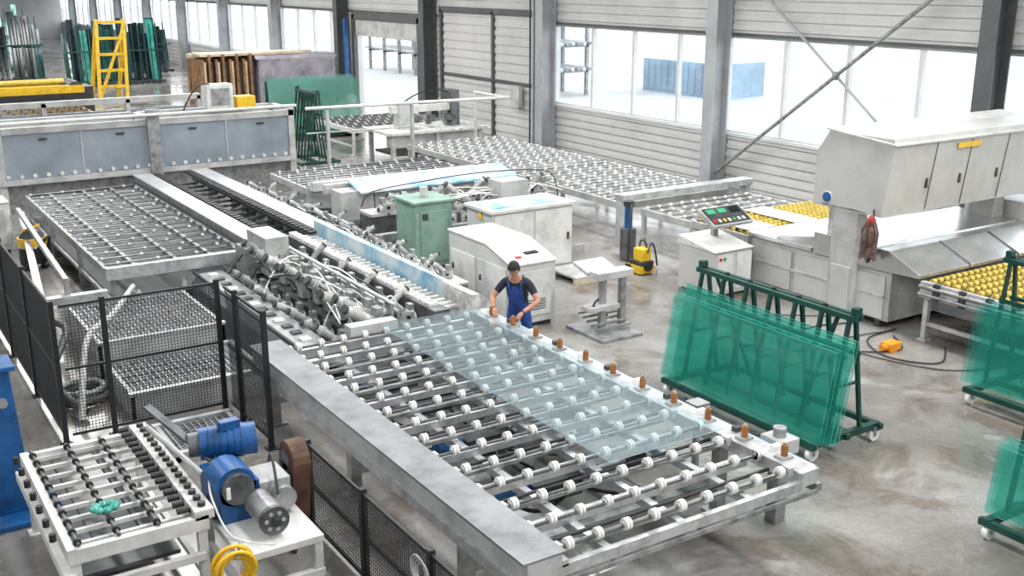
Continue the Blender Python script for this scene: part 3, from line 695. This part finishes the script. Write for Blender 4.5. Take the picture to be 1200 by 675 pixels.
b.cyl((2.95,8.45,.80),(2.95,8.5,.80),.04,'dark',12)
b.cyl((3.2,8.9,.78),(3.2,9.3,.78),.12,'galv',16)
b.box(2.66,2.70,8.92,8.96,.9,1.02,'plast')
b.tube([(2.58,9.4,1.0),(2.4,9.7,1.2),(2.25,9.95,1.35)],.03,'lgrey',6)
b.beam((2.3,10.1,1.5),(2.75,9.6,1.02),.10,.03,'galvd')
bp=[]
for i in range(9): t=math.pi*i/8;bp.append((9.3+.19*math.cos(t),.98+.19*math.sin(t)))
for i in range(9): t=math.pi+math.pi*i/8;bp.append((9.35+.15*math.cos(t),.38+.15*math.sin(t)))
b.prism(bp,'x',3.38,3.56,'belt');b.cyl((3.36,9.3,.98),(3.58,9.3,.98),.10,'galvd',14);b.cyl((3.36,9.35,.38),(3.58,9.35,.38),.08,'galvd',14)
b.box(3.36,3.40,9.2,9.45,0,.95,'dark')
b.hose((2.8,9.6,1.1),(2.6,9.1,.66),-.15,.012,'black',12,(-.1,0,0));b.hose((3.1,8.8,.9),(3.3,9.6,.8),.25,.015,'black')
b.spline([(2.62,9.3,1.0),(2.55,9.0,.9),(2.62,8.7,.65),(2.9,8.4,.63)],.012,'plast')
b.done(.006)
b=B('yellow_hose_coil')
for i in range(9): b.ring((2.47+R_(-.02,.02),8.18+i*.016,.60+R_(-.03,.03)),.15+R_(-.04,.03),.018,'yellow','y',24)
b.cyl((2.47,8.15,.74),(2.6,8.42,.74),.015,'galv',8)
b.spline([(2.6,8.2,.55),(2.64,8.15,.3),(2.55,8.1,.06),(2.3,8.0,.03)],.018,'yellow');b.done()
b=B('coiled_cable')
for i in range(4): b.ring((3.62,6.95+i*.03,.82),.10+.01*i,.007,'lgrey','x')
b.done()
b=B('blue_machine_column')
b.prism([(1.02,0.06),(1.5,0.06),(1.36,.5),(1.3,1.65),(1.1,1.65),(1.02,.5)],'y',11.5,11.75,'blue');b.box(.85,1.65,11.2,12.0,0,.06,'blue');b.box(1.05,1.35,11.4,11.85,1.65,1.7,'blue')
b.cyl((1.2,11.45,1.3),(1.2,11.5,1.3),.05,'galv',10);b.box(.6,1.1,11.55,11.7,1.0,1.15,'dark')
b.done(.01)
b=B('scrap_bars')
for i in range(8): b.beam((R_(2.7,3.4),R_(6.8,7.3),.02+.02*i),(R_(3.2,3.6),R_(8.0,8.3),.02+.02*i),.05,.02,random.choice(['galvd','green','dark']))
b.done()
# ---------------------------------------------------------------- background
def glassstack(name,x0,x1,y,h,ks,n):
    b=B(name)
    for i in range(n):
        x=x0+(x1-x0)*i/n
        hh=h*R_(.7,1);w=(x1-x0)/n*R_(.5,1.2);k=random.choice(ks)
        b.add([(x,y,.2),(x+w,y,.2),(x+w,y+.5,hh),(x,y+.5,hh),(x,y+.1,.2),(x+w,y+.1,.2),(x+w,y+.6,hh),(x,y+.6,hh)],[(0,1,2,3),(7,6,5,4),(0,4,5,1),(1,5,6,2),(2,6,7,3),(3,7,4,0)],k)
        b.beam((x,y-.3,.1),(x,y-.1,h*.9),.05,.05,'green');b.box(x-.04,x+.04,y-.3,y+1.2,0,.14,'dark')
    b.box(x0,x1,y-.3,y-.2,.05,.2,'dark');b.box(x0,x1,y+1.1,y+1.2,.05,.2,'dark');b.box(x0,x1,y-.15,y-.08,h*.5,h*.5+.08,'green')
    return b.done()
glassstack('glass_storage_rack',6.0,11.0,63.5,3.8,['gblack','gdark','gblack','gblack'],16)
glassstack('glass_storage_rack',11.3,16.2,59.5,3.4,['gblack','gdark','gblack','gedge'],16)
glassstack('glass_storage_rack',5.0,12.0,72,4.0,['gdark','gedge','pgreen'],14)
glassstack('glass_storage_rack',13.5,18.5,66,3.2,['gdark','gblack'],12)
b=B('yellow_lifting_frame')
for x in(11.0,12.2): b.beam((x,51.2,0),(x+.3,51.8,3.6),.14,.14,'yellow');b.beam((x,52.8,0),(x+.3,51.8,3.6),.14,.14,'yellow')
for z in(.7,1.4,2.1,2.8,3.5): b.beam((11.0+z*.08,51.2+z*.16,z),(12.2+z*.08,51.2+z*.16,z),.12,.12,'yellow')
b.beam((11,51.2,.1),(12.5,51.7,3.4),.1,.1,'yellow');b.done()
b=B('glass_cutting_bridge')
b.box(3.0,9.3,47.5,49.2,.2,.8,'dark');b.box(3.0,9.6,47.3,47.6,.9,1.2,'yellow');b.box(3.0,9.6,49.0,49.3,.9,1.2,'yellow')
b.box(3,9.6,47.2,47.35,.45,.9,'black');b.cyl((9.3,47.4,1.0),(9.3,49.2,1.0),.35,'dark',16);b.box(9.0,10.0,47.6,49,.0,1.1,'dark')
b.cyl((3,48.3,1.3),(9,48.3,1.3),.12,'yroll',10)
for x in(3.5,5.5,7.5,9): b.box(x,x+.15,47.5,49.2,0,.25,'dark')
b.done()
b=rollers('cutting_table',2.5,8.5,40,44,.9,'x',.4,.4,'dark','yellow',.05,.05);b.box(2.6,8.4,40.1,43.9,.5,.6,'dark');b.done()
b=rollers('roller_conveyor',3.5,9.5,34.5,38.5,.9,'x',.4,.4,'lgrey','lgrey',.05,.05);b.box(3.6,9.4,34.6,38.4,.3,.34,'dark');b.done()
b=B('crated_glass_pallets')
b.box(13.2,18.4,43.2,44.4,0,.3,'wood')
for i in range(8):
    x=13.2+i*.28;b.box(x,x+.09,43.0,44.5,.3,2.3+.2*(i%2),'wood');b.box(x+.1,x+.2,43.1,44.4,.3,2.2,'dark' if i%2 else 'cream')
b.box(15.5,18.8,42.9,44.3,.3,2.25,'tarp');b.prism([(42.9,2.25),(44.3,2.25),(44.1,2.4),(43.1,2.4)],'x',15.4,18.9,'tarp')
for i in range(8): b.prism([(42.9,.3),(42.84,1.2),(42.9,2.2)],'x',15.6+i*.4,15.75+i*.4,'tarp')
b.box(13.2,18.4,44.4,45.0,2.3,2.45,'cream');b.box(13.2,18.6,44.6,45.0,0,2.3,'wood')
b.box(13.2,17.5,43.1,44.3,2.42,2.52,'cream')
b.done()
b=B('leaning_green_glass_sheets')
for i in range(4):
    x=13.2+i*.12;y=35.6+i*.12
    p=[(x,y,.25),(x+3.2,y,.25),(x+3.2,y+.35,2.15-.08*i),(x,y+.35,2.15-.08*i)];q=[(a,c+.02,d) for a,c,d in p]
    b.add(p,[(0,1,2,3)],'pgreen');b.add(p+q,[(1,5,6,2),(2,6,7,3),(3,7,4,0)],'gedge')
b.box(13.2,16.6,35.5,36.6,.1,.25,'green');b.box(13.3,13.4,36.3,36.4,.2,2,'green');b.box(16.2,16.3,36.3,36.4,.2,2,'green')
for x in(13.4,16.3): b.box(x-.1,x+.1,35.6,36.5,0,.1,'dark')
b.done()
b=B('glass_processing_machine')
b.box(14.4,17.4,28.9,29.3,.55,.95,'lgrey');b.box(14.2,17.7,28.7,30.6,.95,1.02,'dirtywhite')
for x in(14.4,15.9,17.4): b.box(x-.06,x+.06,28.8,28.92,0,.95,'lgrey');b.box(x-.06,x+.06,30.3,30.42,0,.95,'lgrey')
b.box(14.9,15.3,29.4,29.8,1.02,1.8,'lgrey');b.box(14.7,16.9,29.5,29.7,1.5,1.7,'white')
for x in(15.4,16.0,16.6): b.cyl((x,29.6,1.1),(x,29.6,1.5),.1,'mgrey',10);b.box(x-.1,x+.1,29.3,29.5,1.2,1.4,'galvd')
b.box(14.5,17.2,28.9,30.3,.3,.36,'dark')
b.box(16.7,17.0,29.4,29.9,1.02,2.1,'galvd');b.hose((16.8,29.6,2.0),(15,29.6,1.7),.25,.02,'black');b.done()
b=rollers('roller_conveyor',14.3,17.9,31.5,34.5,.9,'x',.3,.35,'lgrey','white',.045,.05);b.done()
b=B('wall_conduit_pipes')
b.cyl((XW-.35,30.2,0),(XW-.35,30.2,ZR-.5),.05,'column',8);b.cyl((XW-.35,30.4,0),(XW-.35,30.4,ZR-.5),.03,'dark',8);b.box(XW-.4,XW-.25,31.0,31.5,1.2,1.9,'lgrey');b.done()
# ---------------------------------------------------------------- worker
O=Vector((8.03,12.27,0));fv=Vector((-.72,-.694,0));rv=Vector((fv.y,-fv.x,0))
def W(f,r,u): return O+fv*f+rv*r+Vector((0,0,u))
emp=bpy.data.objects.new('worker',None);emp.location=(0,0,0);scene.collection.objects.link(emp)
def skinmesh(name,verts,edges,radii,mats,classify,root=0,sub=2):
    me=bpy.data.meshes.new(name);me.from_pydata([tuple(v) for v in verts],edges,[])
    o=bpy.data.objects.new(name,me);scene.collection.objects.link(o)
    md=o.modifiers.new('skin','SKIN');md.use_smooth_shade=True
    sd=me.skin_vertices[0].data
    for i,r in enumerate(radii):
        sd[i].radius=(r,r) if not isinstance(r,tuple) else r
    sd[root].use_root=True
    sb=o.modifiers.new('sub','SUBSURF');sb.levels=sub;sb.render_levels=sub
    dg=bpy.context.evaluated_depsgraph_get();ev=o.evaluated_get(dg)
    nm=bpy.data.meshes.new_from_object(ev);nm.name=name
    o.modifiers.clear();o.data=nm
    nm.materials.clear()
    for k in mats:nm.materials.append(M[k])
    for p in nm.polygons:
        p.use_smooth=True;p.material_index=classify(p.center)
    o.parent=emp;return o
J={'pel':(0,0,.95),'wa':(.05,0,1.10),'ch':(.15,0,1.30),'nk0':(.20,0,1.43),'nk':(.27,0,1.51),'hd':(.31,0,1.57),
 'sr':(.17,.17,1.40),'er':(.26,.33,1.19),'wr':(.46,.25,1.10),'sl':(.17,-.17,1.40),'el':(.28,-.34,1.18),'wl':(.52,-.17,1.08),
 'hr':(0,.10,.90),'kr':(.06,.13,.50),'ar':(-.03,.14,.10),'tr':(.15,.17,.05),'hl':(0,-.10,.90),'kl':(.04,-.14,.50),'al':(-.06,-.15,.10),'tl':(.12,-.18,.05)}
rad={'pel':(.16,.12),'wa':(.145,.11),'ch':(.17,.12),'nk0':(.12,.09),'nk':.052,'hd':.055,'sr':.068,'er':.045,'wr':.030,'sl':.068,'el':.045,'wl':.030,
 'hr':.095,'kr':.066,'ar':.045,'tr':.042,'hl':.095,'kl':.066,'al':.045,'tl':.042}
keys=list(J);E=[('pel','wa'),('wa','ch'),('ch','nk0'),('nk0','nk'),('nk','hd'),('nk0','sr'),('sr','er'),('er','wr'),('nk0','sl'),('sl','el'),('el','wl'),
 ('pel','hr'),('hr','kr'),('kr','ar'),('ar','tr'),('pel','hl'),('hl','kl'),('kl','al'),('al','tl')]
JW={k:W(*J[k]) for k in keys}
def cls(c):
    best=None;bd=9
    for a,d in E:
        A=JW[a];Bv=JW[d]-A;t=max(0,min(1,(c-A).dot(Bv)/Bv.length_squared));dd=(c-A-Bv*t).length
        if dd<bd:bd=dd;best=(a,d,t)
    a,d,t=best
    if (a,d) in(('er','wr'),('el','wl'),('nk','hd')):return 0
    if (a,d) in(('sr','er'),('sl','el')):return 0 if t>.6 else 1
    if a=='nk0' and d=='nk':return 0 if t>.6 else 1
    if (a,d) in(('ar','tr'),('al','tl')):return 3
    if c.z<1.08:return 2
    if a in('wa','ch','pel'):
        loc=c-O;ff=loc.dot(fv);rr=loc.dot(rv)
        if ff>.13 and abs(rr)<.12 and c.z<1.36:return 2
        if ff>.05 and .07<abs(rr)<.11:return 2
    return 1
skinmesh('body',[JW[k] for k in keys],[(keys.index(a),keys.index(d)) for a,d in E],[rad[k] for k in keys],['skin','shirt','overall','shoe'],cls)
for sgn,wk,ek,nm in((1,'wr','er','hand_r'),(-1,'wl','el','hand_l')):
    w=JW[wk];d=(JW[wk]-JW[ek]).normalized();d=(d+Vector((0,0,-.35))).normalized()
    s=d.cross(Vector((0,0,1))).normalized();up=s.cross(d)
    inn=-s if (s.dot(rv)*sgn)>0 else s
    vs=[w,w+d*.05,w+d*.075];es=[(0,1),(1,2)];rd=[.028,(.04,.018),(.036,.016)]
    for i,(off,L) in enumerate(((.030,.072),(.010,.082),(-.010,.076),(-.028,.060))):
        base=w+d*.075+inn*off;k=len(vs);vs+= [base,base+d*L*.45-up*.004,base+d*L*.72-up*L*.32,base+d*L*.75-up*L*.62];rd+=[.0095,.009,.0085,.008];es+=[(2,k),(k,k+1),(k+1,k+2),(k+2,k+3)]
    k=len(vs);tb=w+d*.03+inn*.03;vs+=[tb,tb+d*.03+inn*.025-up*.01,tb+d*.06+inn*.03-up*.025];rd+=[.013,.011,.009];es+=[(1,k),(k,k+1),(k+1,k+2)]
    skinmesh(nm,vs,es,rd,['skin'],lambda c:0,0,1)
def headmesh():
    b=B('head');C=W(.335,0,1.635);tilt=math.radians(38)
    fd=(fv*math.cos(tilt)+Vector((0,0,-math.sin(tilt))));ud=(Vector((0,0,1))*math.cos(tilt)+fv*math.sin(tilt));rd=rv
    T=lambda a,r,u:C+fd*a+rd*r+ud*u
    n,m=24,16;vs=[];fs=[]
    for i in range(m+1):
        p=math.pi*i/m
        for j in range(n):
            t=2*math.pi*j/n;x=math.sin(p)*math.cos(t);y=math.sin(p)*math.sin(t);z=math.cos(p)
            w=.075 if z>0 else .075*(1+.28*z);dp=.095 if x<0 else .088
            a=x*dp
            if z<-.2 and x>0: a+=.008
            vs.append(T(a,y*w,z*.118))
    for i in range(m):
        for j in range(n):fs.append((i*n+j,(i+1)*n+j,(i+1)*n+(j+1)%n,i*n+(j+1)%n))
    b.add(vs,fs,'skin',True)
    b.add([T(.080,0,.02),T(.088,-.016,-.03),T(.112,0,-.028),T(.088,.016,-.03),T(.088,0,-.042)],[(0,1,2),(0,2,3),(1,4,2),(2,4,3)],'skin',True)
    for s_ in(-1,1):
        c=T(.076,s_*.03,.008);b.sph(c,.011,.011,.009,'plast',8,6);c=T(.084,s_*.03,.008);b.sph(c,.006,.006,.006,'black',6,5)
        b.beam(T(.086,s_*.015,.027),T(.080,s_*.046,.028),.006,.006,'hair')
        c=T(-.002,s_*.078,-.005);b.sph(c,.018,.012,.030,'skin',8,6)
    b.beam(T(.088,-.022,-.062),T(.088,.022,-.062),.006,.008,'lips')
    b.done(parent=emp)
    h=B('hair');vs=[];fs=[];n,m=24,10
    for i in range(m+1):
        for j in range(n):
            t=2*math.pi*j/n
            lim=math.radians(62 if math.cos(t)>.5 else (95 if math.cos(t)>-.1 else 125));p=lim*i/m
            g=1.13+.04*math.sin(j*2.6)+.02*math.sin(i*3+j)
            x=math.sin(p)*math.cos(t);y=math.sin(p)*math.sin(t);z=math.cos(p)
            vs.append(T(x*.095*g,y*.077*g,z*.118*g*1.02))
    for i in range(m):
        for j in range(n):fs.append((i*n+j,(i+1)*n+j,(i+1)*n+(j+1)%n,i*n+(j+1)%n))
    h.add(vs,fs,'hair',True);h.done(parent=emp)
headmesh()
b=B('overall_strap')
for s_ in(-1,1): b.tube([W(.30,s_*.08,1.34),W(.27,s_*.09,1.44),W(.17,s_*.09,1.50),W(.06,s_*.07,1.42)],.016,'overall',6)
b.done(parent=emp)
# ---------------------------------------------------------------- light
w=bpy.data.worlds.new('overcast_sky');scene.world=w;w.use_nodes=True
nt=w.node_tree;bg=nt.nodes['Background']
tc=nt.nodes.new('ShaderNodeTexCoord');sp=nt.nodes.new('ShaderNodeSeparateXYZ');rp=nt.nodes.new('ShaderNodeValToRGB')
nt.links.new(tc.outputs['Generated'],sp.inputs[0]);nt.links.new(sp.outputs['Z'],rp.inputs['Fac'])
rp.color_ramp.elements[0].position=0;rp.color_ramp.elements[0].color=(1,1,1,1);rp.color_ramp.elements[1].position=.7;rp.color_ramp.elements[1].color=(.82,.91,1,1)
nt.links.new(rp.outputs['Color'],bg.inputs['Color']);bg.inputs['Strength'].default_value=3.0
def area(name,x,y,z,sx,sy,e,rot=(0,0,0),col=(1,.98,.95)):
    l=bpy.data.lights.new(name,'AREA');l.shape='RECTANGLE';l.size=sx;l.size_y=sy;l.energy=e;l.color=col
    o=bpy.data.objects.new(name,l);o.location=(x,y,z);o.rotation_euler=rot;scene.collection.objects.link(o)
for x,k in((-2.3,.4),(5.7,.8),(13.7,1.15)):
    for y in(4,20,38,60): area('skylight_lamp',x,y,8.0,1.3,15 if y<50 else 26,k*(800 if y<50 else 1300))
# ---------------------------------------------------------------- camera
psi,th=math.radians(32.8),math.radians(16.1)
F=Vector((math.sin(psi)*math.cos(th),math.cos(psi)*math.cos(th),-math.sin(th)))
cam=bpy.data.cameras.new('camera');cam.sensor_width=36;cam.lens=1268/1200*36;cam.clip_end=500
co=bpy.data.objects.new('camera',cam);co.location=(0,0,5.5);co.rotation_euler=F.to_track_quat('-Z','Y').to_euler();scene.collection.objects.link(co);scene.camera=co
scene.view_settings.view_transform='Standard'
scene.view_settings.look='None'
scene.view_settings.exposure=0.33
